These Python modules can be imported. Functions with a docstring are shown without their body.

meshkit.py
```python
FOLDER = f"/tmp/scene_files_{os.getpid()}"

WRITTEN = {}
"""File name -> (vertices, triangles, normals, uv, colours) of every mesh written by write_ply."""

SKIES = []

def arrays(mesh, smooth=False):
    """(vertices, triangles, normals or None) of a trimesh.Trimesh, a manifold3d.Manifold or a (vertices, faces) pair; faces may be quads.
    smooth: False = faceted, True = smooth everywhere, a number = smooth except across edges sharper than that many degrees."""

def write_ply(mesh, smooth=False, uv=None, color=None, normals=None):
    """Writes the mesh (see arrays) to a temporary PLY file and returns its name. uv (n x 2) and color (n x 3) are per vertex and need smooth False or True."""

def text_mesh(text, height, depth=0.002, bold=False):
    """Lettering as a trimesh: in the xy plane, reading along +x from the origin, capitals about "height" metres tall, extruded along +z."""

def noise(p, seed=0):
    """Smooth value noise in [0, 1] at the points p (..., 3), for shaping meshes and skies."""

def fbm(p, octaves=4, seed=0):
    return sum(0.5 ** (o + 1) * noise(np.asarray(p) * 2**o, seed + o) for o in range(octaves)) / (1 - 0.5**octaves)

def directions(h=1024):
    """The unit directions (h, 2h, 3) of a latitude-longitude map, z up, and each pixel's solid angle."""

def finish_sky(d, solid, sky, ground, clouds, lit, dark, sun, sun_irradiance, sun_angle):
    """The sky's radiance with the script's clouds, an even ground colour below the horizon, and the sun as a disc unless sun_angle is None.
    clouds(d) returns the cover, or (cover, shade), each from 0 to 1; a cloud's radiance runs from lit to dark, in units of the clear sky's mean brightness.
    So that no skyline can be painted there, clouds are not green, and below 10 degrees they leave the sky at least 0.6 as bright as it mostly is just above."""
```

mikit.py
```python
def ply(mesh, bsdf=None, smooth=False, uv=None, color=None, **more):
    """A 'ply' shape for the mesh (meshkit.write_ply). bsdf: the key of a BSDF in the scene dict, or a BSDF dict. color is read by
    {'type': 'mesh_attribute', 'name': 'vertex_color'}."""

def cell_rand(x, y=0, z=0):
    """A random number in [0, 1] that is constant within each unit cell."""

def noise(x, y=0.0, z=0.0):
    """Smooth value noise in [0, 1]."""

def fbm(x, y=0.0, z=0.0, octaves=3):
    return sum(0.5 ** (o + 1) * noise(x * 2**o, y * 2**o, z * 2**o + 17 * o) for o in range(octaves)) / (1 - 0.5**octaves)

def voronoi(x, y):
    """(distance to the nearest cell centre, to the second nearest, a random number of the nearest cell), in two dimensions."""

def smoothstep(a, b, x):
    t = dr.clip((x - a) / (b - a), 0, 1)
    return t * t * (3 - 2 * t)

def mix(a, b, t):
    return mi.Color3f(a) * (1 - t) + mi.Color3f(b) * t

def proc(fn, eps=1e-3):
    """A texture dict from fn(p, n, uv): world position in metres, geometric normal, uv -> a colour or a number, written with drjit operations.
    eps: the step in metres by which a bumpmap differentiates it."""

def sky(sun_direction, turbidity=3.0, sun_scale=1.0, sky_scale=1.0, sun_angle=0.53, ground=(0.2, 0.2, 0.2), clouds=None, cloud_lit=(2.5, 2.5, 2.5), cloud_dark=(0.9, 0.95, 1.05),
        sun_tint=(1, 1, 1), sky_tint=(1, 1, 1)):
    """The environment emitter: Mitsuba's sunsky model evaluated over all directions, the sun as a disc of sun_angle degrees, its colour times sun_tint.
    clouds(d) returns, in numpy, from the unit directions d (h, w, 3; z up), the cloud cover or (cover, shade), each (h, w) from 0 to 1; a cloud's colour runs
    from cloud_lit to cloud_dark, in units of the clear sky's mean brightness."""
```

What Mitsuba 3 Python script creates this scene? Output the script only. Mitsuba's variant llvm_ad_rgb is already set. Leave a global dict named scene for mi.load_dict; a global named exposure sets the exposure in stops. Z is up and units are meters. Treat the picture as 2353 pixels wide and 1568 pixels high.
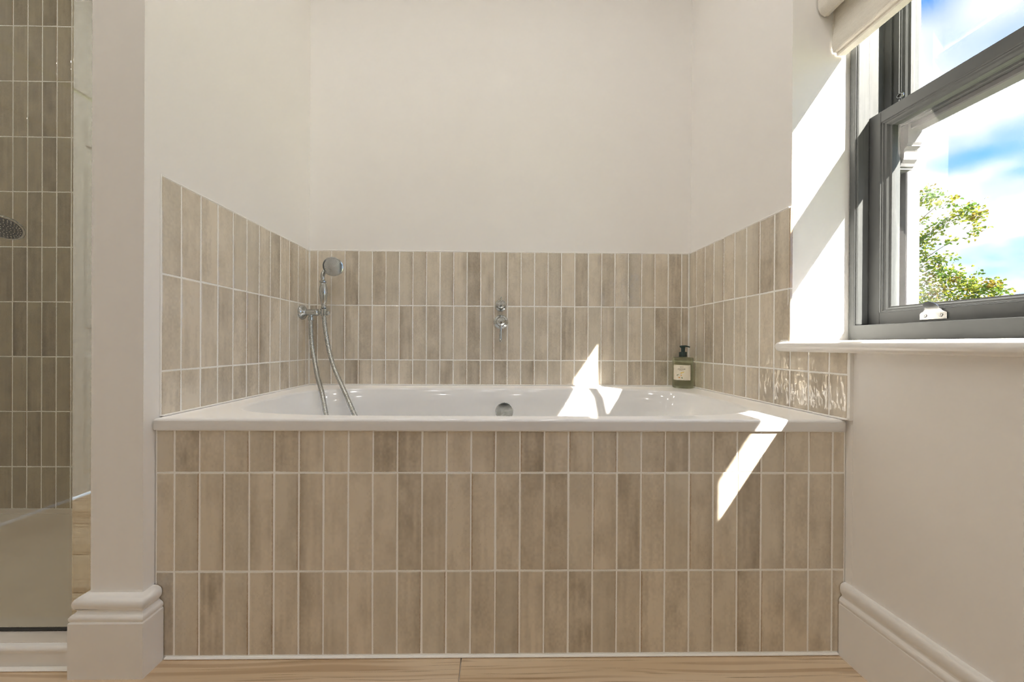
import math, numpy as np, trimesh, mitsuba as mi, drjit as dr, mikit, meshkit
from mikit import proc, noise, fbm, cell_rand, smoothstep, mix
from shapely.geometry import Polygon

T = mi.ScalarTransform4f
scene, labels = {}, {}
rng = np.random.default_rng(7)

# ---------------------------------------------------------------- camera
F, YAW, PITCH, ROLL = 798.7135, -.0135, -.0018, .0054
CAM = np.array([.8567, -.8767, .7893])
cy_, sy_, cp_, sp_, cr_, sr_ = (f(a) for a in (YAW, PITCH, ROLL) for f in (math.cos, math.sin))
M = (np.array([[cr_, 0, sr_], [0, 1, 0], [-sr_, 0, cr_]]) @ np.array([[1, 0, 0], [0, cp_, sp_], [0, -sp_, cp_]])
     @ np.array([[cy_, sy_, 0], [-sy_, cy_, 0], [0, 0, 1]]))
scene['camera'] = {'type': 'perspective', 'fov_axis': 'x', 'fov': 2 * math.degrees(math.atan(1176.5 / F)), 'near_clip': .01, 'far_clip': 1000.0,
                   'principal_point_offset_x': 27.945 / 2353, 'principal_point_offset_y': -9.446 / 1568,
                   'to_world': T().look_at(origin=CAM.tolist(), target=(CAM + M[1]).tolist(), up=M[2].tolist())}

# ---------------------------------------------------------------- sky, sun, exposure
exposure = 0.07
SUN = np.array([.79, -1.0, 1.185])
SKY_SCALE, SUN_SCALE = 9.0, 24.0


def clouds(d):
    dx, dy, dz = d[..., 0], d[..., 1], np.maximum(d[..., 2], .0)
    k = 1 / (dz + .25)
    q = np.stack([dx * k * 2.2 + dy * k * 1.1, (dy * k * 1.2 - dx * k * .6) * 3.0, np.zeros_like(dx)], -1)
    n = meshkit.fbm(q + 4.0, 5, 3)
    m = meshkit.fbm(q * 2.3 + 11.0, 4, 8)
    cover = np.clip((n - .34) / .22, 0, 1)
    cover = np.clip(.25 + .75 * cover + .35 * (m - .5), 0, 1)
    # openings in the cloud
    for (cx, cy, cz), w, h, a in (((.655, .53, .54), .04, .03, 1.0), ((.745, .50, .445), .07, .035, .55), ((.70, .525, .475), .03, .03, .35), ((.79, .545, .308), .06, .016, .9), ((.81, .52, .272), .03, .014, .8), ((.76, .574, .305), .03, .012, .6)):
        t = (dx - cx) * .55 - (dy - cy) * .83
        e = (t / w) ** 2 + ((dz - cz + .12 * t) / h) ** 2
        cover = cover * (1 - a * np.exp(-e) * np.clip(.4 + 1.4 * m, 0, 1))
    return cover, np.clip((m - .42) * 2.2, 0, .7)


scene['sky'] = mikit.sky(SUN, turbidity=2.5, sun_scale=SUN_SCALE, sky_scale=SKY_SCALE, ground=(.25, .27, .2), clouds=clouds, cloud_lit=(1.95, 1.97, 2.0), cloud_dark=(1.1, 1.3, 1.55), sky_tint=(.40, .72, 1.15), sun_tint=(.86, .98, 1.18))
FILL_TINT = (1.0, .985, .96)
FILL_POWER = 108.0       # radiance of each added ceiling fill light

# ---------------------------------------------------------------- materials


def principled(col, rough=.5, spec=.5, **k):
    c = {'type': 'rgb', 'value': list(col)} if not isinstance(col, dict) else col
    return {'type': 'twosided', 'b': {'type': 'principled', 'base_color': c, 'roughness': rough, 'specular': spec, **k}}


def plaster_fn(p, n, uv):
    return mix((.83, .812, .787), (.85, .835, .815), fbm(p.x * 1.3, p.y * 1.3, p.z * 1.3))


WOODSEED = 3.0


def wood_fn(p, n, uv):
    pl = cell_rand(dr.floor(uv.x), 3)
    x, y = p.x + pl * 37.0, p.y + pl * 11.0
    warp = fbm(x * 1.6, y * 9.0, pl * 5.0) * .05
    g = noise(x * 2.0, (y + warp) * 130.0)
    g2 = fbm(x * 5.0, (y + warp) * 330.0)
    lam = fbm(x * 1.1, y * 12.0, 9.0)
    c = mix((.68, .55, .405), (.57, .43, .285), smoothstep(.3, .75, lam))
    c = mix(c, mi.Color3f(.36, .225, .12), .5 * smoothstep(.55, .85, g))
    c = mix(c, mi.Color3f(.27, .17, .09), .5 * smoothstep(.62, .78, g2))
    return c


def tile_rands(uv):
    a, b = dr.floor(uv.x), dr.floor(uv.y)
    return [cell_rand(a, b, k) for k in (1, 2, 3, 4)]


def tile_fn(p, n, uv):
    r1, r2, r3, r4 = tile_rands(uv)
    u = (uv.x - dr.floor(uv.x) - .1) / .8
    h = p.x - p.y
    cloud = fbm(h * 26.0 + r1 * 90, p.z * 15.0 + r2 * 50, r3 * 9)
    streak = noise(h * 120.0 + r2 * 70, p.z * 9.0 + r1 * 30, r4 * 5)
    mott = noise(h * 210.0, p.z * 160.0, r4 * 9)
    side = dr.select(r3 < .5, u, 1 - u)
    t = .42 * smoothstep(.45, 1.0, r1) + .74 * (cloud - .5) + .28 * (streak - .5) + .20 * (mott - .5) + .34 * smoothstep(.45, 1, side) * smoothstep(.35, .9, r4)
    t = dr.clip(t + .12, 0, 1)
    c = mix((.735, .655, .54), (.32, .27, .208), t)
    c = mix(c, mi.Color3f(.56, .52, .44), .35 * smoothstep(.5, .9, r2))
    c = dr.select(uv.y > 100, c * mi.Color3f(.55, .525, .435), c)        # the darker batch in the shower
    # rusty ragged edge of the glaze
    ragged = noise(h * 30.0, p.z * 260.0 + r1 * 40, 2.0) * .06
    edge = dr.select(r2 < .5, u, 1 - u)
    rust = smoothstep(.035 + ragged, .012, edge) * smoothstep(.5, .75, r4)
    c = mix(c, mi.Color3f(.30, .17, .07), .65 * rust)
    rim = smoothstep(.035, .0, dr.minimum(u, 1 - u)) * (.25 + .75 * noise(h * 40.0, p.z * 60.0, r1 * 7))
    c = mix(c, mi.Color3f(.36, .23, .12), .45 * rim)
    speck = smoothstep(.86, .93, noise(h * 420.0, p.z * 420.0, r1 * 10))
    return mix(c, mi.Color3f(.2, .15, .1), .16 * speck)


def tile_bump(p, n, uv):
    r1, r2, r3, r4 = tile_rands(uv)
    h = p.x - p.y
    return .0018 * noise(h * 60.0 + r1 * 80, p.z * 17.0 + r2 * 60, r3 * 7) + .0006 * noise(h * 210.0 + r2 * 30, p.z * 70.0 + r1 * 30, r4 * 5)


def linen_fn(p, n, uv):
    return mix((.80, .77, .70), (.68, .65, .58), .5 * noise(p.y * 900, p.z * 500, p.x * 300) + .5 * fbm(p.y * 60, p.z * 300))


def greypaint_fn(p, n, uv):
    return mix((.086, .092, .094), (.108, .114, .115), noise(p.x * 300, p.y * 12, p.z * 12))


def leaf_fn(p, n, uv):
    r = cell_rand(p.x * 9, p.y * 9, p.z * 9)
    c = mix((.09, .17, .03), (.30, .33, .045), smoothstep(.2, .8, r))
    return mix(c, mi.Color3f(.22, .14, .02), .8 * smoothstep(.85, .95, cell_rand(p.z * 9, p.x * 9, p.y * 9)))


def tray_fn(p, n, uv):
    return mix((.74, .69, .63), (.64, .585, .53), fbm(p.x * 4, p.y * 4, 0.0))


def lawn_fn(p, n, uv):
    return mix((.10, .13, .06), (.16, .18, .09), fbm(p.x * 3, p.y * 3, 0.0))


def bark_fn(p, n, uv):
    return mix((.16, .12, .09), (.28, .22, .17), fbm(p.x * 8, p.y * 8, p.z * 2))


mat = scene
mat['plaster'] = principled(proc(plaster_fn), .75, .3)
mat['white_paint'] = principled((.84, .825, .80), .28, .5)
mat['ceiling_paint'] = principled((.86, .85, .82), .9, .2)
mat['grout_white'] = principled((.90, .885, .85), .9, .2)
mat['sealant'] = principled((.88, .87, .84), .35, .5)
mat['tile_glaze'] = {'type': 'twosided', 'b': {'type': 'bumpmap', 'a': proc(tile_bump, .0012), 'scale': 1.0, 'b': {'type': 'principled', 'base_color': proc(tile_fn), 'roughness': .07, 'specular': .8}}}
mat['acrylic'] = principled((.86, .855, .845), .07, .55)
mat['chrome'] = {'type': 'twosided', 'b': {'type': 'roughconductor', 'material': 'Ag', 'alpha': .015, 'specular_reflectance': {'type': 'rgb', 'value': [.60, .64, .68]}}}
mat['mirror'] = {'type': 'twosided', 'b': {'type': 'conductor', 'material': 'Ag', 'specular_reflectance': {'type': 'rgb', 'value': [.84, .87, .86]}}}
mat['hose_chrome'] = {'type': 'twosided', 'b': {'type': 'roughconductor', 'material': 'Ag', 'alpha': .10, 'specular_reflectance': {'type': 'rgb', 'value': [.58, .615, .64]}}}
mat['satin_chrome'] = {'type': 'twosided', 'b': {'type': 'roughconductor', 'material': 'Ag', 'alpha': .10, 'specular_reflectance': {'type': 'rgb', 'value': [.47, .485, .51]}}}
mat['dark_hole'] = principled((.02, .02, .02), .5)
mat['rubber'] = principled((.03, .03, .03), .6)
mat['grey_paint'] = principled(proc(greypaint_fn), .5, .2)
mat['linen'] = principled(proc(linen_fn), .9, .1)
mat['wood'] = principled(proc(wood_fn), .45, .4)
mat['tray_stone'] = principled(proc(tray_fn), .3, .5)
mat['pane_glass'] = {'type': 'thindielectric', 'int_ior': 1.5}
mat['shower_glass'] = {'type': 'thindielectric', 'int_ior': 1.5, 'specular_transmittance': {'type': 'rgb', 'value': [.95, .955, .90]}}
mat['bottle_green'] = {'type': 'principled', 'base_color': {'type': 'rgb', 'value': [.80, .85, .62]}, 'roughness': .03, 'spec_trans': .97, 'eta': 1.42}
mat['pump_plastic'] = principled((.012, .03, .028), .3)
mat['paper'] = principled((.86, .80, .66), .7)
mat['ink'] = principled((.25, .2, .15), .8)
mat['ink_orange'] = principled((.75, .36, .06), .8)
mat['ink_green'] = principled((.12, .16, .05), .8)
mat['ink_yellow'] = principled((.85, .62, .12), .8)
mat['leaf'] = {'type': 'principledthin', 'base_color': proc(leaf_fn), 'roughness': .6, 'diff_trans': 1.1}
mat['bark'] = principled(proc(bark_fn), .9)
mat['lawn_green'] = principled(proc(lawn_fn), .95)
mat['masonry'] = principled((.62, .57, .50), .9)

# ---------------------------------------------------------------- helpers


def put(key, mesh, m, smooth=False, **k):
    base, i = key, 0
    while key in scene:
        i += 1
        key = f'{base}_{i:03d}'
    scene[key] = mikit.ply(mesh, m, smooth, **k)
    return key


def struct(key, label=None):
    labels[key] = {'kind': 'structure', **({'label': label} if label else {})}


def tag(key, label, cat, group=None):
    labels[key] = {'label': label, 'category': cat, **({'group': group} if group else {})}


def cat_(*ms):
    return trimesh.util.concatenate(list(ms))


def box(x0, x1, y0, y1, z0, z1, b=0.0):
    """A box with chamfered edges of width b."""
    x0, x1, y0, y1, z0, z1 = min(x0, x1), max(x0, x1), min(y0, y1), max(y0, y1), min(z0, z1), max(z0, z1)
    if b <= 0:
        m = trimesh.creation.box((x1 - x0, y1 - y0, z1 - z0))
        m.apply_translation(((x0 + x1) / 2, (y0 + y1) / 2, (z0 + z1) / 2))
        return m
    P = []
    for ix, X in ((1, x0), (-1, x1)):
        for iy, Y in ((1, y0), (-1, y1)):
            for iz, Z in ((1, z0), (-1, z1)):
                P += [(X, Y + iy * b, Z + iz * b), (X + ix * b, Y, Z + iz * b), (X + ix * b, Y + iy * b, Z)]
    return trimesh.convex.convex_hull(np.array(P))


def loft(rings, cap0=True, cap1=True, closed=True):
    """Rings of equal length joined into a skin, with fan caps."""
    R = np.array(rings, float)
    k, n = R.shape[:2]
    V = R.reshape(-1, 3)
    Fc = []
    last = n if closed else n - 1
    for a in range(k - 1):
        i = np.arange(last)
        j = (i + 1) % n
        p, q, r, s = a * n + i, a * n + j, (a + 1) * n + j, (a + 1) * n + i
        Fc += [np.stack([p, q, r], 1), np.stack([p, r, s], 1)]
    V = list(V)
    if cap0:
        V.append(R[0].mean(0))
        i = np.arange(n)
        Fc.append(np.stack([(i + 1) % n, i, i * 0 + len(V) - 1], 1))
    if cap1:
        V.append(R[-1].mean(0))
        i = np.arange(n)
        o = (k - 1) * n
        Fc.append(np.stack([o + i, o + (i + 1) % n, i * 0 + len(V) - 1], 1))
    m = trimesh.Trimesh(np.array(V), np.vstack(Fc), process=False)
    if m.is_watertight and m.volume < 0:
        m.invert()
    return m


def frame_of(d):
    d = np.asarray(d, float) / np.linalg.norm(d)
    a = np.cross(d, [0, 0, 1] if abs(d[2]) < .9 else [1, 0, 0])
    a /= np.linalg.norm(a)
    return a, np.cross(d, a), d


def lathe(profile, origin, axis, n=40, caps=True):
    """profile: (radius, distance along the axis)."""
    a, b, d = frame_of(axis)
    t = np.arange(n) * 2 * np.pi / n
    o = np.asarray(origin, float)
    return loft([o + d * h + max(r, 1e-5) * (np.cos(t)[:, None] * a + np.sin(t)[:, None] * b) for r, h in profile], caps, caps)


def tube(pts, radii, n=12):
    p = np.asarray(pts, float)
    t = np.gradient(p, axis=0)
    t /= np.linalg.norm(t, axis=1, keepdims=True)
    a = frame_of(t[0])[0]
    ang = np.arange(n) * 2 * np.pi / n
    rad = np.broadcast_to(radii, (len(p),))
    rings = []
    for i in range(len(p)):
        a = a - t[i] * (a @ t[i])
        a /= np.linalg.norm(a)
        b = np.cross(t[i], a)
        rings.append(p[i] + rad[i] * (np.cos(ang)[:, None] * a + np.sin(ang)[:, None] * b))
    return loft(rings)


def spline(ctrl, n=60):
    from scipy.interpolate import CubicSpline
    c = np.asarray(ctrl, float)
    s = np.r_[0, np.cumsum(np.linalg.norm(np.diff(c, axis=0), axis=1))]
    return CubicSpline(s, c)(np.linspace(0, s[-1], n))


def sweep_profile(path, profile, side=1):
    """A (out, z) profile along a horizontal polyline with mitred corners; out is to the right of the walking direction (side 1)."""
    P = np.asarray(path, float)
    d = np.diff(P, axis=0)
    d /= np.linalg.norm(d, axis=1, keepdims=True)
    nrm = np.stack([d[:, 1], -d[:, 0]], 1) * side
    rings = []
    for i in range(len(P)):
        if i == 0 or i == len(P) - 1:
            m = nrm[0 if i == 0 else -1]
        else:
            m = nrm[i - 1] + nrm[i]
            m = m / (m @ nrm[i])
        rings.append([[*(P[i] + m * o), z] for o, z in profile])
    k = loft(rings, False, False)
    R = np.array(rings)
    n = R.shape[1]
    tri = trimesh.creation.triangulate_polygon(Polygon(profile), engine='earcut')[1]
    m = trimesh.Trimesh(R.reshape(-1, 3), np.vstack([k.faces, tri, tri[:, ::-1] + (len(P) - 1) * n]), process=False)
    trimesh.repair.fix_normals(m)
    return m


TCH = .0016


def tile_mesh(o, U, V, N, w, h, t, iu, iv):
    """One glazed tile: back at o, face towards N; slightly uneven and eased edges."""
    o, U, V, N = (np.asarray(a, float) for a in (o, U, V, N))
    j = lambda s: rng.uniform(-s, s, (4, 2))
    e = j(.00035)
    q = np.array([(0, 0), (w, 0), (w, h), (0, h)], float) + e
    c = np.array([(0, 0), (1, 0), (1, 1), (0, 1)], float)
    inn = q + (1 - 2 * c) * TCH
    z = t + rng.uniform(-.0004, .0003, 4)
    pts, uv = [], []
    for pp, zz in ((q, np.zeros(4)), (q, z - TCH * .6), (inn, z)):
        for k in range(4):
            pts.append(o + U * pp[k, 0] + V * pp[k, 1] + N * zz[k])
            f = np.clip(pp[k] / (w, h), 0, 1)
            uv.append((iu + .1 + .8 * f[0], iv + .1 + .8 * f[1]))
    fc = [(8, 9, 10), (8, 10, 11)]
    for r in (0, 4):
        for k in range(4):
            a, b = r + k, r + (k + 1) % 4
            fc += [(a, b, b + 4), (a, b + 4, a + 4)]
    return trimesh.Trimesh(np.array(pts), np.array(fc), process=False), np.array(uv)


TILE_ID = [0]


def tile_field(key, o, U, V, N, cols, rows, gap=.0038, t=.008, batch=0):
    """cols, rows: the lines of the grid along U and V."""
    o, U, V, N = (np.asarray(a, float) for a in (o, U, V, N))
    for i, (a, b) in enumerate(zip(cols[:-1], cols[1:])):
        for c, d in zip(rows[:-1], rows[1:]):
            if b - a < .006 or d - c < .006:
                continue
            TILE_ID[0] += 1
            m, uv = tile_mesh(o + U * (a + gap / 2) + V * (c + gap / 2), U, V, N, b - a - gap, d - c - gap, t, TILE_ID[0] % 61, TILE_ID[0] // 61 + batch)
            put(key + '__tile', m, 'tile_glaze', uv=uv)


P = .0616
XL, XR, D = .012, 1.748, .712            # faces of the tiles beside and behind the bath
ZB0, ZB1, ZBT, ZDECK = .7171, .9643, 1.2117, .602
PLX, PRX, PBY = .010, 1.7565, .7165      # faces of the plaster
TT = .008

# ---------------------------------------------------------------- room shell
CEIL = 2.75
YREV = .1696                              # far reveal of the window
WZ0, WZ1, YW1 = .775, 2.14, -.90         # window opening
struct('floor', 'light oak wood-effect plank floor along the bath panel')
put('floor', box(-1.6, 1.9, -2.5, .85, -.12, -.0085), 'grout_white')
PLK, PW = 1.128, .2
iid = 0
for r in range(13):
    y1 = 0.0 - r * PW + (.2 if r == 0 else 0) * 0
    for k in range(-3, 3):
        xs = .7755 + k * PLK + (.0 if r == 0 else (r * .41) % PLK)
        a, b = max(xs, -1.25), min(xs + PLK, 1.757)
        if b - a < .05:
            continue
        iid += 1
        m = box(a + .0012, b - .0012, y1 - PW + .001, y1 - .0002, -.0085, 0, .0012)
        put('floor__plank', m, 'wood', uv=np.c_[np.full(len(m.vertices), iid + .5), m.vertices[:, 0]])
struct('ceiling', 'plain white ceiling')
put('ceiling', box(-1.6, 1.9, -2.5, .85, CEIL, CEIL + .1), 'ceiling_paint')

struct('wall_back', 'cream plaster wall with a band of beige tiles above the bath')
put('wall_back', cat_(box(PLX, PRX, PBY, .86, ZBT + .004, CEIL), box(PLX - .1, PRX + .1, D + TT, .86, 0, ZBT + .004)), 'plaster')
X0B = .0499
colsB = [XL + .0015] + [X0B + P * k for k in range(28)] + [XR - .0015]
rowsB = [ZDECK + .002, ZB0, ZB1, ZBT]
put('wall_back__grout', box(XL, XR, D + .0008, D + TT, ZDECK, ZBT), 'grout_white')
tile_field('wall_back', (0, D + TT, 0), (1, 0, 0), (0, 0, 1), (0, -1, 0), colsB, rowsB, t=TT)
put('wall_back__sealant', box(XL + .002, XR - .002, D - .009, D + .0015, ZDECK + .0002, ZDECK + .0045, .002), 'sealant')
put('wall_back__edge_trim', box(XL, XR, D - .0005, PBY + .001, ZBT - .001, ZBT + .004, .001), 'sealant')
put('wall_back__sealant', box(XR - .004, XR, D - .004, D + .001, ZDECK + .005, ZBT, .0015), 'sealant')
put('wall_back__sealant', box(XL, XL + .003, D - .003, D + .001, ZDECK + .005, ZBT, .001), 'sealant')

struct('wall_left', 'cream partition between shower and bath, tiled in beige on the bath side')
PIL0, YPIL = -.1137, -.028
put('wall_left', cat_(box(PIL0, PLX, YPIL, .016, 0, CEIL), box(PIL0, PLX, .016, .86, ZBT + .004, CEIL), box(PIL0, XL - TT, .016, .86, 0, ZBT + .004)), 'plaster')
YL0 = .0091 + .009
put('wall_left__grout', box(XL - TT, XL - .0008, .016, D, ZDECK, ZBT), 'grout_white')
colsL = [.0091 + P * k for k in range(12)]
colsL[0] = .0145
tile_field('wall_left', (XL - TT, 0, 0), (0, 1, 0), (0, 0, 1), (1, 0, 0), colsL + [D - .002], rowsB, t=TT)
put('wall_left__edge_trim', box(PLX - .001, XL + .0005, .0115, .0155, ZDECK, ZBT + .004, .0008), 'sealant')
put('wall_left__edge_trim', box(PLX - .001, XL + .0005, .0155, D, ZBT - .001, ZBT + .003, .0008), 'sealant')
put('wall_left__sealant', box(XL - .0015, XL + .009, .012, D - .002, ZDECK + .0002, ZDECK + .0045, .002), 'sealant')

struct('wall_right', 'cream wall with the window opening, tiled in beige beside the bath')
XO = 2.118                                 # outside face
put('wall_right', cat_(
    box(PRX, XO, YREV, .86, ZBT + .003, CEIL), box(XR + TT, XO, YREV, .86, WZ0 + .03, ZBT + .003), box(XR + TT, XO, -.0165, .86, 0, WZ0),
    box(PRX, XO, -2.5, -.0165, 0, WZ0), box(PRX, XO, -2.5, YW1, WZ0, CEIL), box(PRX, XO, YW1, YREV, WZ1, CEIL)), 'plaster')
put('wall_right__grout', cat_(box(XR + .0008, XR + TT, YREV, D, ZDECK, ZBT), box(XR + .0008, XR + TT, -.012, YREV, ZDECK, WZ0)), 'grout_white')
YR0 = .1624
fld = lambda y: D - y                      # U runs towards the camera
colsR = [.002] + [D - (YR0 + P * k) for k in range(8, -1, -1)]
tile_field('wall_right', (XR + TT, D, 0), (0, -1, 0), (0, 0, 1), (-1, 0, 0), colsR, rowsB[:3], t=TT)
tile_field('wall_right', (XR + TT, D, 0), (0, -1, 0), (0, 0, 1), (-1, 0, 0), colsR, rowsB[2:], t=TT)
colsR2 = [D - (YR0 - P * k) for k in range(3)] + [D + .0125 - .002]
tile_field('wall_right', (XR + TT, D, 0), (0, -1, 0), (0, 0, 1), (-1, 0, 0), colsR2, [rowsB[0], ZB0, WZ0 + .001], t=TT)
put('wall_right__edge_trim', box(XR - .0005, PRX + .001, -.0165, -.0125, ZDECK, WZ0, .0008), 'sealant')
put('wall_right__edge_trim', box(XR - .0005, PRX + .001, YREV, D, ZBT - .001, ZBT + .003, .0008), 'sealant')
put('wall_right__edge_trim', box(XR + .0003, PRX + .001, YREV - .0005, YREV + .003, WZ0 + .03, ZBT, .0006), 'sealant')
put('wall_right__sealant', box(XR - .009, XR + .0015, -.012, D - .002, ZDECK + .0002, ZDECK + .0045, .002), 'sealant')

struct('wall_rear', 'cream wall behind the camera')
put('wall_rear', box(-1.6, 1.9, -2.6, -2.4, 0, CEIL), 'plaster')
struct('wall_entrance', 'cream wall left of the room')
put('wall_entrance', cat_(box(-1.45, -1.25, -2.4, -1.32, 0, CEIL), box(-1.45, -1.25, -.42, -.02, 0, CEIL), box(-1.45, -1.25, -1.32, -.42, 2.06, CEIL)), 'plaster')
struct('door_1', 'white panelled door of the room')
put('door_1', box(-1.30, -1.262, -1.31, -.43, .008, 2.05, .002), 'white_paint')
for z0, z1 in ((.12, .72), (.86, 1.72), (1.80, 1.95)):
    for y0, y1 in ((-1.22, -.91), (-.83, -.52)):
        put('door_1__panel', box(-1.268, -1.254, y0, y1, z0, z1, .006), 'white_paint')

struct('added_door_2', 'dark grey door added behind the camera for the chrome to reflect')
put('added_door_2', box(.55, 1.40, -2.399, -2.36, .01, 2.03, .003), 'grey_paint')  # unseen, added as a dark shape that gives the chrome contrast

# ---------------------------------------------------------------- baseboards
PROF = [(0, 0), (.0185, 0), (.0185, .130), (.0165, .133), (.0180, .137), (.0180, .142), (.0160, .147), (.0125, .150), (.0110, .1525), (.0112, .156), (.0140, .160),
        (.0152, .165), (.0156, .170), (.0152, .176), (.0132, .1815), (.0090, .1855), (.004, .187), (0, .187)]
struct('baseboard_left', 'tall white moulded baseboard wrapped round the foot of the partition')
PROFL = [(o * 1.35, z) for o, z in PROF]
put('baseboard_left', sweep_profile([(PLX, -.0015), (PLX, YPIL), (PIL0, YPIL), (PIL0, .0)], PROFL, -1), 'white_paint', smooth=35)
struct('baseboard_right', 'tall white moulded baseboard under the window')
put('baseboard_right', sweep_profile([(PRX, -.0015), (PRX, -2.4)], PROF, 1), 'white_paint', smooth=35)

# ---------------------------------------------------------------- bath panel
tag('bath_panel', 'beige glazed tile panel closing the front of the bath', 'bath panel')
PX0, PX1, PZT = .0125, 1.7545, .5716
put('bath_panel__backing', box(PX0, PX1, TT, .02, 0, PZT), 'masonry')
put('bath_panel__grout', box(PX0, PX1, .0008, TT, 0, PZT), 'grout_white')
X0F = .0587
tile_field('bath_panel', (0, TT, 0), (1, 0, 0), (0, 0, 1), (0, -1, 0), [PX0 + .001] + [X0F + P * k for k in range(28)] + [PX1 - .001], [.006, .2175, .4652, PZT], t=TT)
put('bath_panel__sealant', box(.037, 1.738, -.0055, .002, .0, .0065, .0025), 'sealant')

# ---------------------------------------------------------------- bathtub
tag('bathtub', 'white built-in bathtub with a wide flat rim between tiled walls', 'bathtub')
BX0, BX1, BY0, BY1 = XL + .001, XR - .001, -.007, D - .001
N0 = 48
th = np.concatenate([np.linspace(-np.pi / 4 + q * np.pi / 2, np.pi / 4 + q * np.pi / 2, N0, endpoint=False) for q in range(4)])
cth, sth = np.cos(th), np.sin(th)


def rect_ring(ins, z):
    s = 1 / np.maximum(abs(cth), abs(sth))
    cx, cy, a, b = (BX0 + BX1) / 2, (BY0 + BY1) / 2, (BX1 - BX0) / 2 - ins, (BY1 - BY0) / 2 - ins
    return np.stack([cx + a * s * cth, cy + b * s * sth, np.full_like(th, z)], 1)


def sup_ring(cx, cy, a, b, n, z):
    s = 1 / (abs(cth) ** n + abs(sth) ** n) ** (1 / n)
    return np.stack([cx + a * s * cth, cy + b * s * sth, np.full_like(th, z)], 1)


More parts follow.
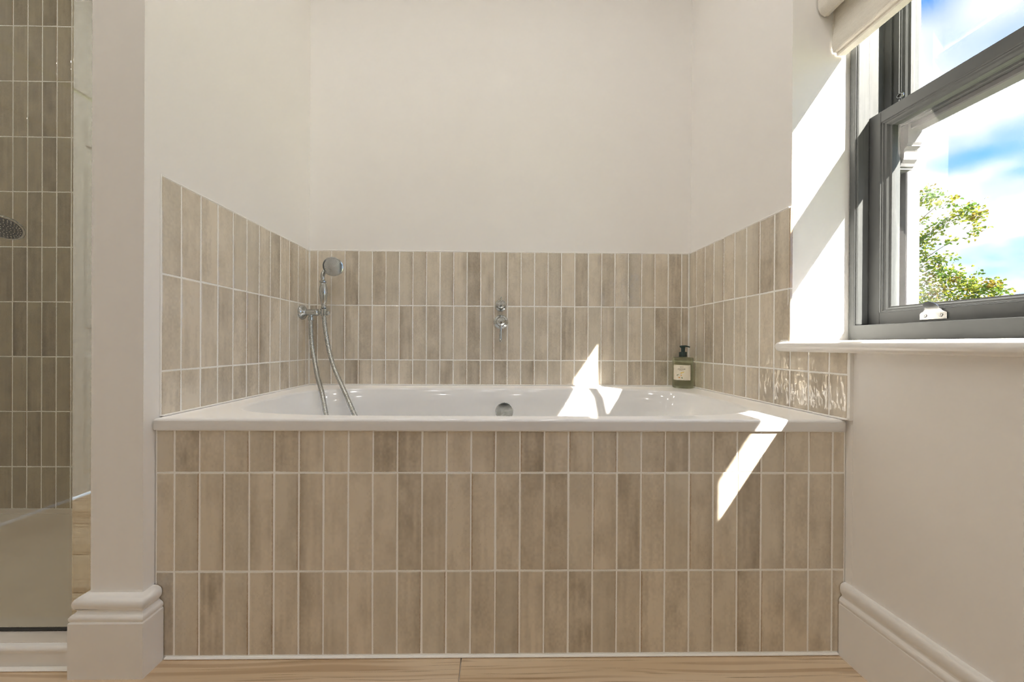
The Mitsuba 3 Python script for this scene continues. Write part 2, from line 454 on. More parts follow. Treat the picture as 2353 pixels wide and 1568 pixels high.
lipr = .0075
rings = [rect_ring(.034, .165), rect_ring(.034, .5722), rect_ring(.004, .5725), rect_ring(.0006, .5728), rect_ring(0, .575), rect_ring(0, ZDECK - lipr)]
for a in np.linspace(15, 90, 6):
    rings.append(rect_ring(lipr * (1 - math.cos(math.radians(a))), ZDECK - lipr * (1 - math.sin(math.radians(a)))))
CXB, CYB, AB, BB = .864, .327, .768, .283
rings.append(rect_ring(.016, ZDECK))
er = .014
for a in np.linspace(0, 80, 8):
    k = er * math.sin(math.radians(a))
    rings.append(sup_ring(CXB, CYB, AB + er - k, BB + er - k, 4.2, ZDECK - er * (1 - math.cos(math.radians(a)))))
for t in np.linspace(.06, 1, 14):
    z = ZDECK - er + .002 - (ZDECK - .20) * t * .97
    sl = (.165 * t + .02 * t ** 4) / AB
    curve = .06 * max(0, t - .75) / .25 if t > .75 else 0
    rings.append(sup_ring(CXB, CYB, AB * (1 - sl) - curve - .012 * t, BB - .012 - .055 * t - curve * .8, 4.2 - 1.2 * t, z))
rings.append(sup_ring(CXB, CYB, AB * .3, BB * .3, 2.5, .185))
tub = loft(rings, True, True)
put('bathtub__body', tub, 'acrylic', smooth=40)
put('bathtub__overflow_cover', lathe([(0, -.02), (.0365, -.02), (.0375, -.006), (.0372, .004), (.0355, .0065), (.0, .0072)], (.897, .588, .507), (0, -1, .14), 48), 'chrome', smooth=30)
labels['bathtub__overflow_cover'] = {'label': 'round chrome overflow cover'}

# ---------------------------------------------------------------- taps on the back wall
tag('diverter_valve', 'small round chrome diverter knob with a short pin above the lever tap', 'tap')
o = (.8817, D, .966)
put('diverter_valve__escutcheon', lathe([(0, 0), (.0265, 0), (.0268, .004), (.0245, .008), (.0225, .010), (.0225, .012), (.0185, .016), (.0, .016)], o, (0, -1, 0)), 'chrome', smooth=30)
put('diverter_valve__knob', lathe([(0, .015), (.0165, .015), (.0160, .022), (.0172, .030), (.0178, .036), (.0155, .043), (.0095, .048), (0, .0495)], o, (0, -1, 0)), 'chrome', smooth=30)
pin = lathe([(0, .010), (.0032, .010), (.0028, .024), (.0027, .029), (.0042, .032), (.0042, .034), (.0028, .036), (0, .0375)], (o[0], D - .032, o[2]), (.02, -.12, 1), 20)
put('diverter_valve__pin', pin, 'chrome', smooth=30)
tag('mixer_valve', 'round chrome mixer tap with a lever hanging down on the back wall', 'tap')
o = (.8821, D, .8915)
put('mixer_valve__escutcheon', lathe([(0, 0), (.0325, 0), (.0328, .005), (.0300, .0095), (.0272, .011), (.0270, .0135), (.0215, .018), (0, .018)], o, (0, -1, 0)), 'chrome', smooth=30)
put('mixer_valve__hub', lathe([(0, .017), (.0195, .017), (.0186, .026), (.0205, .034), (.0212, .042), (.0185, .050), (.0115, .056), (0, .058)], o, (0, -1, 0)), 'chrome', smooth=30)
put('mixer_valve__lever', lathe([(0, .014), (.0062, .014), (.0060, .022), (.0045, .034), (.0052, .055), (.0066, .074), (.0070, .079), (.0050, .0815), (.0066, .084), (.0055, .089), (0, .0905)],
                                (o[0], D - .038, o[2]), (-.02, -.10, -1), 24), 'chrome', smooth=30)
put('mixer_valve__pin', lathe([(0, .015), (.004, .015), (.004, .024), (.0025, .027), (0, .0275)], (o[0], D - .030, o[2]), (0, -.05, 1), 20), 'chrome', smooth=30)

# ---------------------------------------------------------------- hand shower at the left of the bath
tag('shower_bracket', 'chrome wall outlet and holder of the bath hand shower on the left tiles', 'shower holder')
o = (XL, .652, .925)
put('shower_bracket__rosette', lathe([(0, 0), (.0315, 0), (.0318, .004), (.0290, .009), (.0240, .013), (.0165, .017), (.0130, .022), (0, .022)], o, (1, 0, 0)), 'chrome', smooth=30)
put('shower_bracket__arm', lathe([(0, .018), (.0120, .018), (.0120, .024), (.0136, .028), (.0136, .060), (.0152, .062), (.0152, .070), (.0115, .074), (.0058, .077), (.0058, .081), (.0070, .083), (.0070, .0845), (0, .0845)], o, (1, 0, 0)), 'chrome', smooth=30)
put('shower_bracket__outlet', lathe([(0, 0), (.0085, 0), (.0085, .014), (.0118, .017), (.0118, .030), (.0095, .033), (.0075, .036), (0, .036)], (.0515, .652, .921), (0, 0, -1)), 'chrome', smooth=30)
HX, HY = .1085, .652
put('shower_bracket__cradle', cat_(lathe([(.0108, -.010), (.0128, -.012), (.0140, -.002), (.0138, .010), (.0152, .014), (.0152, .017), (.0118, .017), (.0110, .0), (.0108, -.010)], (HX, HY, .923), (0, 0, 1), caps=False),
                                   lathe([(0, .0145), (.0065, .0145), (.0065, .018), (.0085, .020), (.0085, .025), (.005, .028), (0, .028)], (HX, HY, .922), (1, -.25, 0), 24)), 'chrome', smooth=30)
tag('hand_shower', 'chrome bath hand shower with a round head and long metal hose', 'hand shower')
ax = np.array([-.02, -.03, 1.0])
put('hand_shower__handle', lathe([(0, -.014), (.0075, -.014), (.0082, .0), (.0078, .016), (.0112, .020), (.0112, .025), (.0084, .029), (.0100, .032), (.0088, .037), (0.0127, .050), (0.0160, .073), (0.0167, .088),
                                  (0.0154, .108), (0.0124, .124), (.0098, .128), (0.0140, .131), (0.0140, .136), (.0092, .139), (.0082, .146), (0, .147)], (HX, HY, .925), ax, 36), 'chrome', smooth=30)
neck = spline([(HX - .003, HY - .005, .925 + .143), (HX - .004, HY - .002, .925 + .165), (HX + .002, HY + .010, .925 + .186), (HX + .030, HY + .016, .925 + .197)], 14)
put('hand_shower__neck', tube(neck, np.linspace(.0082, .0115, 14), 18), 'chrome', smooth=40)
hc, hn = np.array([.1515, .642, 1.123]), np.array([.52, -.85, -.08])
put('hand_shower__head', lathe([(0, -.024), (.012, -.024), (.019, -.019), (.033, -.011), (.0405, -.003), (.0412, .002), (.0400, .0045), (.0368, .0050), (.0362, .0035), (0, .0035)], hc, hn, 48), 'chrome', smooth=30)
put('hand_shower__spray_plate', lathe([(0, .003), (.0358, .003), (.0355, .0050), (.028, .0058), (.018, .0066), (.009, .0070), (0, .0071)], hc, hn, 40), 'chrome', smooth=30)
a_, b_, d_ = frame_of(hn)
noz = []
for r, k in ((.007, 6), (.013, 12), (.019, 18), (.025, 24), (.031, 30)):
    for q in range(k):
        t = 2 * math.pi * q / k + r * 40
        noz.append(lathe([(0, .004), (.0009, .004), (.0008, .0078), (0, .0080)], hc + a_ * r * math.cos(t) + b_ * r * math.sin(t), hn, 6))
labels['hand_shower__nozzles'] = {'kind': 'stuff', 'label': 'tiny rubber nozzles of the spray plate'}
put('hand_shower__nozzles', cat_(*noz), 'rubber')


def hose(ctrl, key, r=.0084):
    n = 1000
    pts = spline(ctrl, n)
    put(key, tube(pts, r * (1 + .07 * np.sin(np.arange(n) * 2 * np.pi / 4)), 12), 'hose_chrome', smooth=60)


hose([(HX - .0005, HY, .912), (.1105, .651, .890), (.1225, .644, .8269), (.1515, .616, .747), (.1955, .577, .670), (.2455, .536, .604), (.2840, .500, .556), (.321, .470, .507), (.37, .445, .44), (.42, .42, .36), (.455, .39, .28),
      (.46, .365, .225), (.42, .35, .222), (.375, .355, .275), (.325, .375, .35), (.27, .405, .435), (.2200, .447, .515), (.200, .470, .553), (.1770, .500, .592), (.1330, .556, .643), (.0890, .614, .713), (.0610, .644, .789), (.0530, .651, .860), (.0515, HY, .8845)], 'hand_shower__hose')

# ---------------------------------------------------------------- soap bottle
tag('soap_bottle', 'green glass soap dispenser with dark pump on the corner of the bath rim', 'soap bottle')
o = np.array([1.6905, .655, ZDECK + .0003])
br = .0415
put('soap_bottle__body', lathe([(0, .0), (br - .005, .0), (br - .001, .0015), (br, .006), (br, .128), (br - .0015, .1325), (br - .006, .135), (.016, .1365), (.0145, .139), (0, .139)], o, (0, 0, 1), 56), 'bottle_green', smooth=30)
put('soap_bottle__collar', lathe([(0, .1365), (.0155, .1365), (.0158, .138), (.0158, .156), (.0148, .158), (.0085, .158), (.0080, .160), (.0080, .176), (.0092, .177), (.0092, .183), (0, .184)], o, (0, 0, 1), 36), 'pump_plastic', smooth=30)
noz_p = spline([o + (-.013, .002, .1815), o + (.0, -.001, .1838), o + (.014, -.004, .1835), o + (.026, -.007, .1795)], 14)
put('soap_bottle__spout', tube(noz_p, np.linspace(.0042, .0028, 14), 12), 'pump_plastic', smooth=40)


def label_patch(u0, u1, z0, z1, off):
    ang = np.linspace(u0, u1, 14)
    rin, rout = br + off - .0003, br + off
    rg = []
    for a in ang:
        c = np.array([math.sin(a), -math.cos(a)])
        rg.append([[*(o[:2] + c * rin), o[2] + z0], [*(o[:2] + c * rout), o[2] + z0], [*(o[:2] + c * rout), o[2] + z1], [*(o[:2] + c * rin), o[2] + z1]])
    return loft(rg)


LA = -.62
put('soap_bottle__label', label_patch(LA - .90, LA + .90, .036, .102, .0006), 'paper', smooth=30)
labels['soap_bottle__label'] = {'label': 'cream paper label with a small orange blossom drawing'}


def on_label(m2, z):
    """Wraps flat marks (x across in metres, y up) around the bottle."""
    v = m2.vertices
    a = LA + v[:, 0] / br
    r = br + .0006 + np.clip(v[:, 2], 0, .0004)
    m2.vertices = np.stack([o[0] + np.sin(a) * r, o[1] - np.cos(a) * r, o[2] + z + v[:, 1]], 1)
    return m2


marks = []
for z, w0, hgt in ((.0930, .012, .0026), (.0845, .030, .0034), (.0785, .018, .0018)):    # three short lines of print, too small to read in the photograph
    x = -w0 / 2
    while x < w0 / 2:
        w = rng.uniform(.0008, .0022)
        t = trimesh.creation.box((w, hgt * rng.uniform(.6, 1), .0004))
        t.apply_translation((x + w / 2, 0, .0002))
        marks.append(on_label(t, z))
        x += w + rng.uniform(.0004, .0010)
put('soap_bottle__label__print', cat_(*marks), 'ink')


def blot(x, y, rx, ry, ang):
    t = np.linspace(0, 2 * np.pi, 18, endpoint=False)
    q = np.stack([rx * np.cos(t), ry * np.sin(t) * (1 - .5 * np.cos(t))], 1)
    c, s = math.cos(ang), math.sin(ang)
    return on_label(trimesh.creation.extrude_polygon(Polygon(q @ np.array([[c, s], [-s, c]]) + (x, y)), .0004), 0)


put('soap_bottle__label__flower', cat_(blot(.001, .0685, .006, .0018, .5), blot(.007, .0705, .004, .0014, .3)), 'ink_yellow')
put('soap_bottle__label__flower', cat_(blot(-.0005, .057, .0022, .0022, 0), blot(-.008, .047, .0042, .0022, .1)), 'ink_orange')
put('soap_bottle__label__leaf', cat_(blot(-.015, .0585, .006, .0011, .6), blot(.002, .0465, .0032, .0018, 1.9)), 'ink_green')

# ---------------------------------------------------------------- sash window
struct('window_1', 'dark grey painted wooden sash window with a white window board')
FX, SX = 1.9324, 1.9746                    # room face of the box frame, of the lower sash
YA, YB = YREV - .0015, YW1 + .0015         # ends of the frame
Y0 = .149                                  # pulley stile
YC = (YA + YB) / 2
mir = lambda y: 2 * YC - y
fr = []
for s in (0, 1):
    f = (lambda y: y) if s == 0 else mir
    fr += [box(FX, FX + .018, f(YA), f(Y0 + .0030), .81, 2.12, .0015),                                # face of the box
           box(FX + .016, 2.09, f(YA), f(Y0 + .003), .81, 2.12)]
    b0 = box(FX + .004, SX - .002, f(Y0 + .004), f(Y0 - .0008), .853, 2.08, .003)                     # staff bead
    fr += [b0, box(SX + .0455, SX + .0515, f(Y0 + .004), f(Y0 - .014), .86, 2.08, .0012)]            # parting bead
fr += [box(FX, SX - .001, YB, YA, .8085, .852, .0015), box(SX - .003, 2.12, YB, YA, .8085, .850), box(FX, 2.09, YB, YA, 2.08, 2.125)]
put('window_1__frame', cat_(*fr), 'grey_paint')
# white outside lining and outside sill
fo = []
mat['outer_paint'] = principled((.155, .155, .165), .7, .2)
for s in (0, 1):
    f = (lambda y: y) if s == 0 else mir
    fo += [box(2.071, 2.112, f(YA), f(Y0 - .0135), .84, 2.12, .002), box(2.112, 2.122, f(YA), f(Y0 - .006), .84, 2.12, .002)]
fo += [box(2.095, 2.19, YB, YA, .80, .845, .004), box(2.071, 2.112, YB, YA, 2.05, 2.125, .002)]
put('window_1__outer_lining', cat_(*fo), 'outer_paint')


def sash(key, x0, z0, z1, top, bottom, inner, outer):
    """A sash with mitred moulded edges: face at x0, glass 20 mm behind. Stiles, rails, glazing bar and panes are parts of it."""
    x1, xg = x0 + .044, x0 + .024
    ya, yb = Y0 + .006, mir(Y0 + .006)
    wst, mo = .0345, .0165                 # flat face, moulding
    gy0, gy1, gz0, gz1 = ya - wst - mo, yb + wst + mo, z0 + bottom, z1 - top
    M_ = dict(smooth=False)
    prof = [(0.0, x0), (.0012, x0 + .003), (.0035, x0 + .0035), (.0050, x0 + .0065), (.0090, x0 + .0080), (.0125, x0 + .0130), (.0140, x0 + .0145), (mo, x0 + .0155), (mo, xg + .004), (mo - .004, x1), (0, x1)]

    def member(p0, p1, into, e0, e1):
        """A length of moulding along p0..p1 (y, z), growing towards `into`, mitred at both ends."""
        p0, p1, into = (np.asarray(a, float) for a in (p0, p1, into))
        d = (p1 - p0) / np.linalg.norm(p1 - p0)
        rg = []
        for p, e in ((p0, e0), (p1, e1)):
            rg.append([[x, *(p + into * o_ + d * e * o_)] for o_, x in prof])
        k = loft(rg, False, False)
        n = len(prof)
        tri = trimesh.creation.triangulate_polygon(Polygon(prof), engine='earcut')[1]
        m = trimesh.Trimesh(k.vertices, np.vstack([k.faces, tri, tri[:, ::-1] + n]), process=False)
        trimesh.repair.fix_normals(m)
        return m
    fy0, fy1, fz0, fz1 = gy0 + mo, gy1 - mo, gz0 - mo, gz1 + mo
    for s in (0, 1):
        yy, fy, sgn = ((ya, fy0, -1) if s == 0 else (yb, fy1, 1))
        put(key + '__stile', cat_(box(x0, x1, yy, fy, z0, z1, .0012), member((fy, fz0), (fy, fz1), (sgn, 0), 1, -1)), 'grey_paint')
    put(key + '__rail', cat_(box(x0, x1, fy1, fy0, fz1, z1, .0012), member((fy1, fz1), (fy0, fz1), (0, -1), 1, -1)), 'grey_paint')
    put(key + '__rail', cat_(box(x0, x1, fy1, fy0, z0, fz0, .0012), member((fy1, fz0), (fy0, fz0), (0, 1), 1, -1)), 'grey_paint')
    put(key + '__glazing_bar', cat_(box(x0 + .003, x1 - .002, YC - .006, YC + .006, gz0 - .001, gz1 + .001, .002), box(x0 + .014, x1 - .008, YC - .012, YC + .012, gz0 - .001, gz1 + .001, .003)), 'grey_paint')
    for c, d in ((gy1, YC - .012), (YC + .012, gy0)):
        pane = trimesh.Trimesh(np.array([(xg, c, gz0), (xg, d, gz0), (xg, d, gz1), (xg, c, gz1)]), [(0, 1, 2), (0, 2, 3)], process=False)
        put(key + '__pane', pane, 'pane_glass')
    return dict(x0=x0, x1=x1, ya=ya, yb=yb, gy0=gy0, gy1=gy1)


lo = sash('window_1__sash', SX, .8535, 1.4725, .0485, .051, 0, 0)
up = sash('window_1__sash_001', SX + .0525, 1.425, 2.075, .0485, .045, 0, 0)
labels['window_1__sash'] = {'label': 'lower sliding sash'}
labels['window_1__sash_001'] = {'label': 'upper sliding sash'}
# sash horns of the upper sash, white outside
for s in (0, 1):
    f = (lambda y: y) if s == 0 else mir
    ya, yi = lo['ya'] - .001, lo['gy0'] - .006
    dl = ya - yi
    poly = [(0, 1.425), (1.0, 1.425), (1.0, 1.372), (.96, 1.366), (.96, 1.362), (.84, 1.358), (.80, 1.350), (.83, 1.340), (.80, 1.328), (.70, 1.320), (.66, 1.312), (.60, 1.309), (.60, 1.305), (0, 1.305)]
    pts = np.array([(ya - a * dl, z) for a, z in poly])
    h = trimesh.creation.extrude_polygon(Polygon(pts), .040)
    v = h.vertices.copy()
    h.vertices = np.stack([SX + .0545 + v[:, 2], [f(y) for y in v[:, 0]], v[:, 1]], 1)
    trimesh.repair.fix_normals(h)
    put('window_1__sash_001__horn', h, 'outer_paint')
labels['window_1__sash_001__horn'] = {'label': 'white curved sash horn'}
# outer white faces of the meeting rail
put('window_1__sash_001__rail', box(SX + .062, SX + .1, lo['gy1'] - .01, lo['gy0'] + .01, 1.408, 1.4245, .003), 'outer_paint')
# sash stop on the upper sash stile
so, sn = (SX + .0525, .116, 1.517), (-1, 0, 0)
put('window_1__sash_001__sash_stop', lathe([(.0045, -.001), (.0085, -.001), (.0088, .0015), (.0070, .0035), (.0050, .0035), (.0045, .001), (.0045, -.001)], so, sn, 28, False), 'satin_chrome', smooth=30)
put('window_1__sash_001__stop_socket', lathe([(0, -.001), (.0048, -.001), (.0048, .0008), (0, .0008)], so, sn, 20), 'dark_hole')
# sash lift on the bottom rail
hw = .0275
side_ = [(hw, 0), (hw, .0155), (hw - .002, .0180), (hw - .0075, .0205), (hw - .0110, .0260), (hw - .0125, .0310)]
arc = [((hw - .0125) * math.cos(a), .0310 + (hw - .0125) * math.sin(a) * .95) for a in np.linspace(.1, math.pi - .1, 14)]
poly = Polygon(side_ + arc + [(-a, b) for a, b in side_[::-1]])
pl = trimesh.creation.extrude_polygon(poly, .0024).subdivide_to_size(.0035)
v = pl.vertices.copy()
bulge = .0165 * np.clip((v[:, 1] - .017) / .028, 0, 1) ** 1.6
pl.vertices = np.stack([SX - v[:, 2] - bulge, -.0055 - v[:, 0], .8600 + v[:, 1] * .98], 1)
trimesh.repair.fix_normals(pl)
put('window_1__sash__lift', pl, 'satin_chrome', smooth=40)
labels['window_1__sash__lift'] = {'label': 'polished hook-shaped sash lift'}
for s in (-1, 1):
    put('window_1__sash__screw', lathe([(0, 0), (.0042, 0), (.0042, .0030), (.0030, .0040), (.0012, .0040), (.0010, .0028), (0, .0028)], (SX, -.0055 + s * .0160, .8695), (-1, 0, 0), 18), 'satin_chrome', smooth=30)

# window board with a bull nose
nz, zt, zb_ = 1.727, .803, .7725
rr = (zt - zb_) / 2
pr = [(FX + .03, zb_), (FX + .03, zt + .0055), (FX, zt + .0055)] + [(nz + rr * 1.15 - rr * 1.15 * math.sin(a), (zt + zb_) / 2 + rr * math.cos(a)) for a in np.linspace(0, math.pi, 11)]
# the part that reaches past the reveal is only the nose in front of the wall
nose = loft([[(min(x, XR - .0005), y, z) for x, z in pr] for y in (YREV + .033, YREV + .0305, YREV + .024, YREV - .0005)], True, True)
nv = nose.vertices
k_ = np.clip((nv[:, 1] - (YREV + .022)) / .011, 0, 1)
nv[:, 0] += (XR - nv[:, 0]) * .55 * k_ ** 2
nv[:, 2] += (.788 - nv[:, 2]) * .45 * k_ ** 2
nose.vertices = nv
board = loft([[(x, y, z) for x, z in pr] for y in (YREV - .0005, YW1 - .03)], True, True)
for m in (nose, board):
    trimesh.repair.fix_normals(m)
put('window_1__sill', cat_(board, nose), 'white_paint', smooth=35)
labels['window_1__sill'] = {'label': 'white window board with a rounded nose'}

# ---------------------------------------------------------------- blind
tag('roman_blind', 'cream linen roman blind drawn up at the top of the window', 'blind')


def sheet(profile, y0, y1, thick, n=40, wav=.0):
    """A cloth hanging along (x, z) profile, from y0 to y1."""
    p = np.asarray(profile, float)
    t = np.gradient(p, axis=0)
    t /= np.linalg.norm(t, axis=1, keepdims=True)
    nn = np.stack([t[:, 1], -t[:, 0]], 1) * thick
    loop = np.vstack([p, (p + nn)[::-1]])
    rg = []
    for y in np.linspace(y0, y1, n):
        w = wav * (meshkit.noise(np.c_[loop[:, 1] * 14, np.full(len(loop), y * 6), loop[:, 0] * 0]) - .5)
        rg.append(np.stack([loop[:, 0] + w, np.full(len(loop), y), loop[:, 1]], 1))
    m = loft(rg)
    trimesh.repair.fix_normals(m)
    return m


yb0, yb1 = YREV - .004, YW1 + .01
face = spline([(1.876, 2.12), (1.876, 1.95), (1.879, 1.80), (1.880, 1.765), (1.872, 1.722), (1.871, 1.700), (1.8735, 1.684)], 30)
put('roman_blind__panel', sheet(face, yb0, yb1, -.006, 50, .006), 'linen', smooth=50)
put('roman_blind__hem', cat_(box(1.8735, 1.894, yb0, yb1, 1.6775, 1.688, .003), box(1.8845, 1.913, yb0, yb1, 1.6685, 1.681, .003)), 'linen')
fold = [(1.868, 2.12), (1.868, 1.82), (1.868, 1.802), (1.861, 1.7905), (1.848, 1.7875), (1.836, 1.796), (1.829, 1.810), (1.828, 1.85), (1.828, 2.12)]
put('roman_blind__fold', loft([[(x, y, z) for x, z in fold] for y in (yb0 - .001, yb0 - .003, yb1)]), 'linen', smooth=40)

# ---------------------------------------------------------------- shower beside the bath
struct('wall_shower', 'shower wall of dark beige glazed tiles')
SP = .0645
put('wall_shower', box(-1.62, PIL0, D + TT, .86, 0, CEIL), 'plaster')
put('wall_shower__grout', box(-1.47, PIL0, D + .0008, D + TT, .03, CEIL), 'grout_white')
colsS = sorted([-1.0515 - SP * k for k in range(7)] + [-1.0395]) + [-1.0395 + SP * k for k in range(1, 14)] + [PIL0 - .07 + .069]
rowsS = [.0388, .2286, .4771, .7235, .9698, 1.2159, 1.4638, 1.7096, 1.9592, 2.2066, 2.454, 2.70]
tile_field('wall_shower', (0, D + TT, 0), (1, 0, 0), (0, 0, 1), (0, -1, 0), colsS, rowsS, t=TT, batch=100)
struct('wall_shower_side', 'left side wall of the shower')
put('wall_shower_side', box(-1.62, -1.47, .0, .86, 0, CEIL), 'plaster')
tag('shower_tray', 'low greige stone shower tray with a white moulded front edge', 'shower tray')
SX0, SX1 = -1.47, PIL0 - .001
put('shower_tray__basin', cat_(box(SX0, SX1, .05, .675, .012, .034, .002), box(SX0, SX1, -.0165, .05, .012, .0565, .002), box(SX0, SX1, .675, D - .001, .012, .0385, .002)), 'tray_stone')
put('shower_tray__curb', sweep_profile([(SX1, -.0165), (SX0, -.0165)], [(0, 0), (.006, 0), (.006, .012), (.0085, .014), (.0085, .030), (.0065, .034), (.0065, .038), (.010, .042), (.0115, .047), (.010, .052), (.006, .0555), (0, .0565)], -1), 'white_paint', smooth=35)
put('shower_tray__sealant', box(SX0, SX1 - .02, -.034, -.022, 0, .006, .0025), 'sealant')
tag('shower_screen', 'clear greenish glass shower screen with a polished wall channel left of the partition', 'shower screen')
GY = .020
gx1, gz0 = -.2125, .0620
pane = trimesh.Trimesh(np.array([(SX0, GY, gz0), (gx1, GY, gz0), (gx1, GY, 2.05), (SX0, GY, 2.05)]), [(0, 1, 2), (0, 2, 3)], process=False)
put('shower_screen__pane', pane, 'shower_glass')
put('shower_screen__seal', box(SX0, gx1, GY - .003, GY + .005, .0566, .0625, .001), 'rubber')
labels['shower_screen__seal'] = {'label': 'black seal along the foot of the glass'}
put('shower_screen__wall_channel', box(-.2125, PIL0 - .001, GY - .003, GY + .012, .0566, 2.05, .0008), 'mirror')
labels['shower_screen__wall_channel'] = {'label': 'mirror-polished metal channel'}
tag('hand_shower_001', 'dark round shower handset in the shower, cut by the left picture edge', 'hand shower')
sc, sn_ = np.array([-.912, .40, 1.202]), np.array([.45, -.75, -.85])
put('hand_shower_001__head', lathe([(0, -.026), (.013, -.026), (.022, -.020), (.040, -.010), (.0475, -.002), (.0485, .003), (.0465, .006), (.0425, .006), (.042, .0045), (0, .0045)], sc, sn_, 48), 'chrome', smooth=30)
put('hand_shower_001__spray_plate', lathe([(0, .004), (.0415, .004), (.041, .006), (.02, .007), (0, .0072)], sc, sn_, 40), 'rubber', smooth=30)
a_, b_, d_ = frame_of(sn_)
noz = []
for r, k in ((.008, 6), (.016, 12), (.024, 18), (.032, 24), (.038, 28)):
    for q in range(k):
        t = 2 * math.pi * q / k + r * 40
        noz.append(lathe([(0, .005), (.0016, .005), (.0013, .0085), (0, .009)], sc + a_ * r * math.cos(t) + b_ * r * math.sin(t), sn_, 6))
labels['hand_shower_001__nozzles'] = {'kind': 'stuff', 'label': 'pale nozzles of the shower handset'}
put('hand_shower_001__nozzles', cat_(*noz), 'tray_stone')
hd = sc - sn_ / np.linalg.norm(sn_) * .02
put('hand_shower_001__handle', tube(spline([hd, hd + (-.05, .012, .006), hd + (-.11, .02, -.01), hd + (-.18, .03, -.05), hd + (-.25, .04, -.12)], 24), np.linspace(.013, .0105, 24), 16), 'chrome', smooth=40)

# ---------------------------------------------------------------- invented fill lights, added unseen in the ceiling
FILL_SPOTS = [((.05, -.20), 'just in front of the bath, nearest the partition'), ((.48, -.20), 'just in front of the bath, left of its middle'), ((.91, -.20), 'just in front of the bath, right of its middle'), ((1.34, -.20), 'just in front of the bath, nearest the window'),
         ((.20, -.85), 'in the middle of the room'), ((.75, -.85), 'in the middle of the room, right of its centre'), ((1.30, -.85), 'in the middle of the room, nearest the window wall'),
         ((.20, -1.85), 'by the rear wall, in the middle'), ((1.15, -1.85), 'by the rear wall, nearest the window wall'), ((-.75, -.70), 'in front of the shower'), ((-.75, -1.80), 'by the rear wall, nearest the door'), ((-.80, .22), 'inside the shower')]
for i, ((x, y), where) in enumerate(FILL_SPOTS):
    k = 'fill_light' + (f'_{i:03d}' if i else '')
    tag(k, 'round fill light added to the ceiling ' + where, 'fill_light', 'fill lights added to the ceiling')
    put(k + '__ring', lathe([(.0455, -.002), (.058, -.002), (.058, .004), (.054, .006), (.0455, .004), (.0455, -.002)], (x, y, CEIL), (0, 0, -1), 28, False), 'white_paint')
    dm = lathe([(0, -.001), (.045, -.001), (.045, .0015), (0, .0015)], (x, y, CEIL), (0, 0, -1), 20)
    scene[k + '__bulb'] = mikit.ply(dm, 'white_paint', False, emitter={'type': 'area', 'radiance': {'type': 'rgb', 'value': [c * FILL_POWER * (1.05 if y == -.20 else .62) for c in FILL_TINT]}})

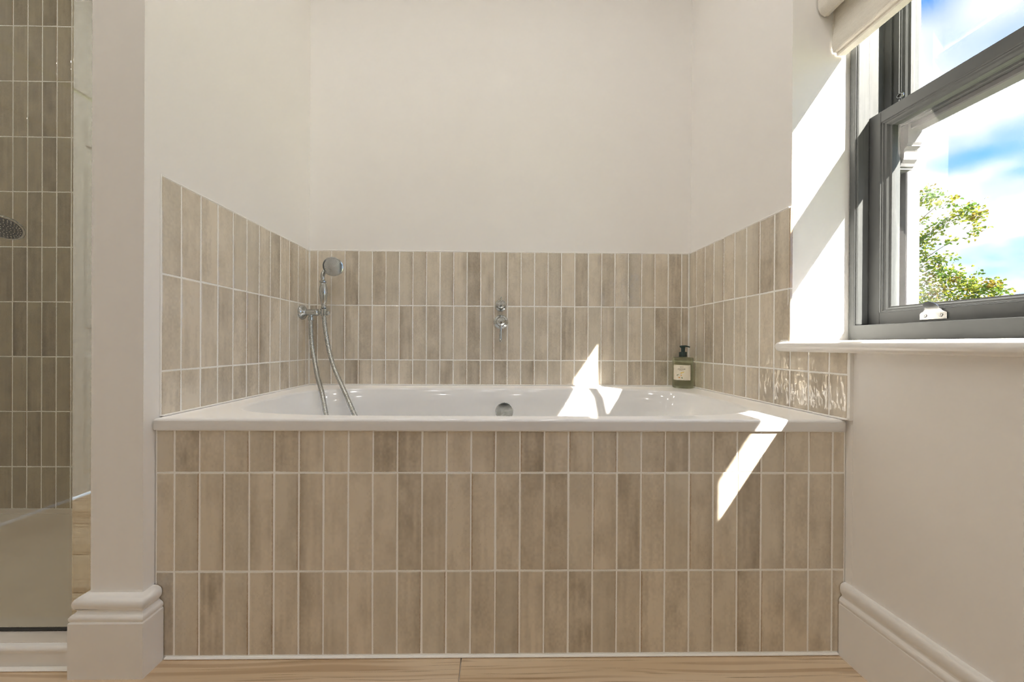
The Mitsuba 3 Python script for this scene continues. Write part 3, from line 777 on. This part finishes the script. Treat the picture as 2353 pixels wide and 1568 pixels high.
# ---------------------------------------------------------------- outside
struct('ground', 'lawn below the window')
put('ground', box(2.4, 70, -60, 70, -3.4, -3.2), 'lawn_green')
tag('tree', 'tree with yellow green leaves outside the window', 'tree')
TREE = np.array([7.45, 5.05, -3.2])
put('tree__trunk', tube(spline([TREE, TREE + (.05, 0, 1.8), TREE + (.12, -.1, 3.2), TREE + (.1, .05, 4.6), TREE + (.05, -.05, 5.6)], 24), np.linspace(.17, .03, 24), 10), 'bark', smooth=60)
sprays = [(7.62, 4.52, 3.24, .13, .08, 20), (7.71, 4.48, 3.12, .12, .09, 26), (7.62, 4.60, 3.07, .11, .08, 14), (7.74, 4.48, 3.02, .10, .06, 16), (7.83, 4.34, 3.05, .05, .03, 8), (7.90, 4.33, 2.86, .11, .07, 22),
          (7.95, 4.25, 2.88, .08, .06, 18), (8.01, 4.21, 2.76, .09, .12, 42), (7.91, 4.35, 2.77, .13, .06, 22), (7.67, 4.64, 2.84, .09, .07, 14), (7.82, 4.49, 2.70, .11, .09, 30), (8.06, 4.23, 2.52, .08, .08, 18),
          (7.93, 4.43, 2.45, .08, .05, 12), (7.77, 4.61, 2.55, .17, .09, 40), (7.75, 4.68, 2.40, .13, .16, 60), (7.81, 4.66, 2.18, .11, .12, 34), (7.91, 4.53, 2.20, .11, .08, 28), (7.81, 4.72, 1.91, .14, .17, 52),
          (7.92, 4.56, 2.02, .14, .11, 52), (7.99, 4.50, 1.87, .18, .11, 80), (8.09, 4.39, 1.78, .14, .11, 74), (8.18, 4.29, 1.66, .13, .09, 60), (8.25, 4.17, 1.76, .08, .06, 24), (8.27, 4.16, 1.63, .09, .08, 28),
          (7.96, 4.58, 1.64, .26, .15, 110), (8.17, 4.33, 1.51, .23, .09, 100), (7.86, 4.73, 1.55, .27, .21, 110), (8.09, 4.46, 1.25, .45, .20, 260), (7.58, 4.93, 2.24, .29, .66, 300), (7.2, 5.3, 2.4, .6, .8, 420),
          (6.9, 5.6, 1.4, .7, .6, 400), (7.6, 5.0, .6, .9, .5, 420), (7.9, 4.5, .2, .8, .4, 300)]
LV, LF = [], []
SIDE = np.array([.60, -.75, 0])
lrng = np.random.default_rng(21)
for k, (x, y, z, a, b, n) in enumerate(sprays):
    c = np.array([x, y, z])
    root = TREE + (.1, 0, min(max(z + 3.2 - .9, 2.2), 5.3))
    tw = spline([root, root * .45 + c * .55 + (0, 0, .10), c + SIDE * a * .5], 8)
    if k % 3 == 0:
        put('tree__branch', tube(tw, np.linspace(.012, .003, 8), 6), 'bark')
    for _ in range(int(n * 2.5)):
        q = lrng.normal(size=3) * .5
        p = c + SIDE * q[0] * a * 1.25 + np.array([0, 0, 1]) * q[1] * b * 1.25 + np.array([.75, .6, 0]) * q[2] * max(a, .15)
        L, W = lrng.uniform(.034, .060), lrng.uniform(.013, .021)
        d = lrng.normal(size=3) + (0, 0, -.5)
        d /= np.linalg.norm(d)
        s_ = np.cross(d, lrng.normal(size=3))
        s_ /= np.linalg.norm(s_)
        i0 = len(LV)
        up_ = np.cross(d, s_) * .008
        LV += [p, p + d * L * .28 + s_ * W * .9 + up_, p + d * L * .62 + s_ * W * .8 + up_, p + d * L, p + d * L * .62 - s_ * W * .8 + up_, p + d * L * .28 - s_ * W * .9 + up_]
        LF += [(i0, i0 + 1, i0 + 5), (i0 + 1, i0 + 2, i0 + 4), (i0 + 1, i0 + 4, i0 + 5), (i0 + 2, i0 + 3, i0 + 4)]
labels['tree__foliage'] = {'kind': 'stuff', 'label': 'loose yellow green leaves'}
put('tree__foliage', trimesh.Trimesh(np.array(LV), np.array(LF), process=False), 'leaf')
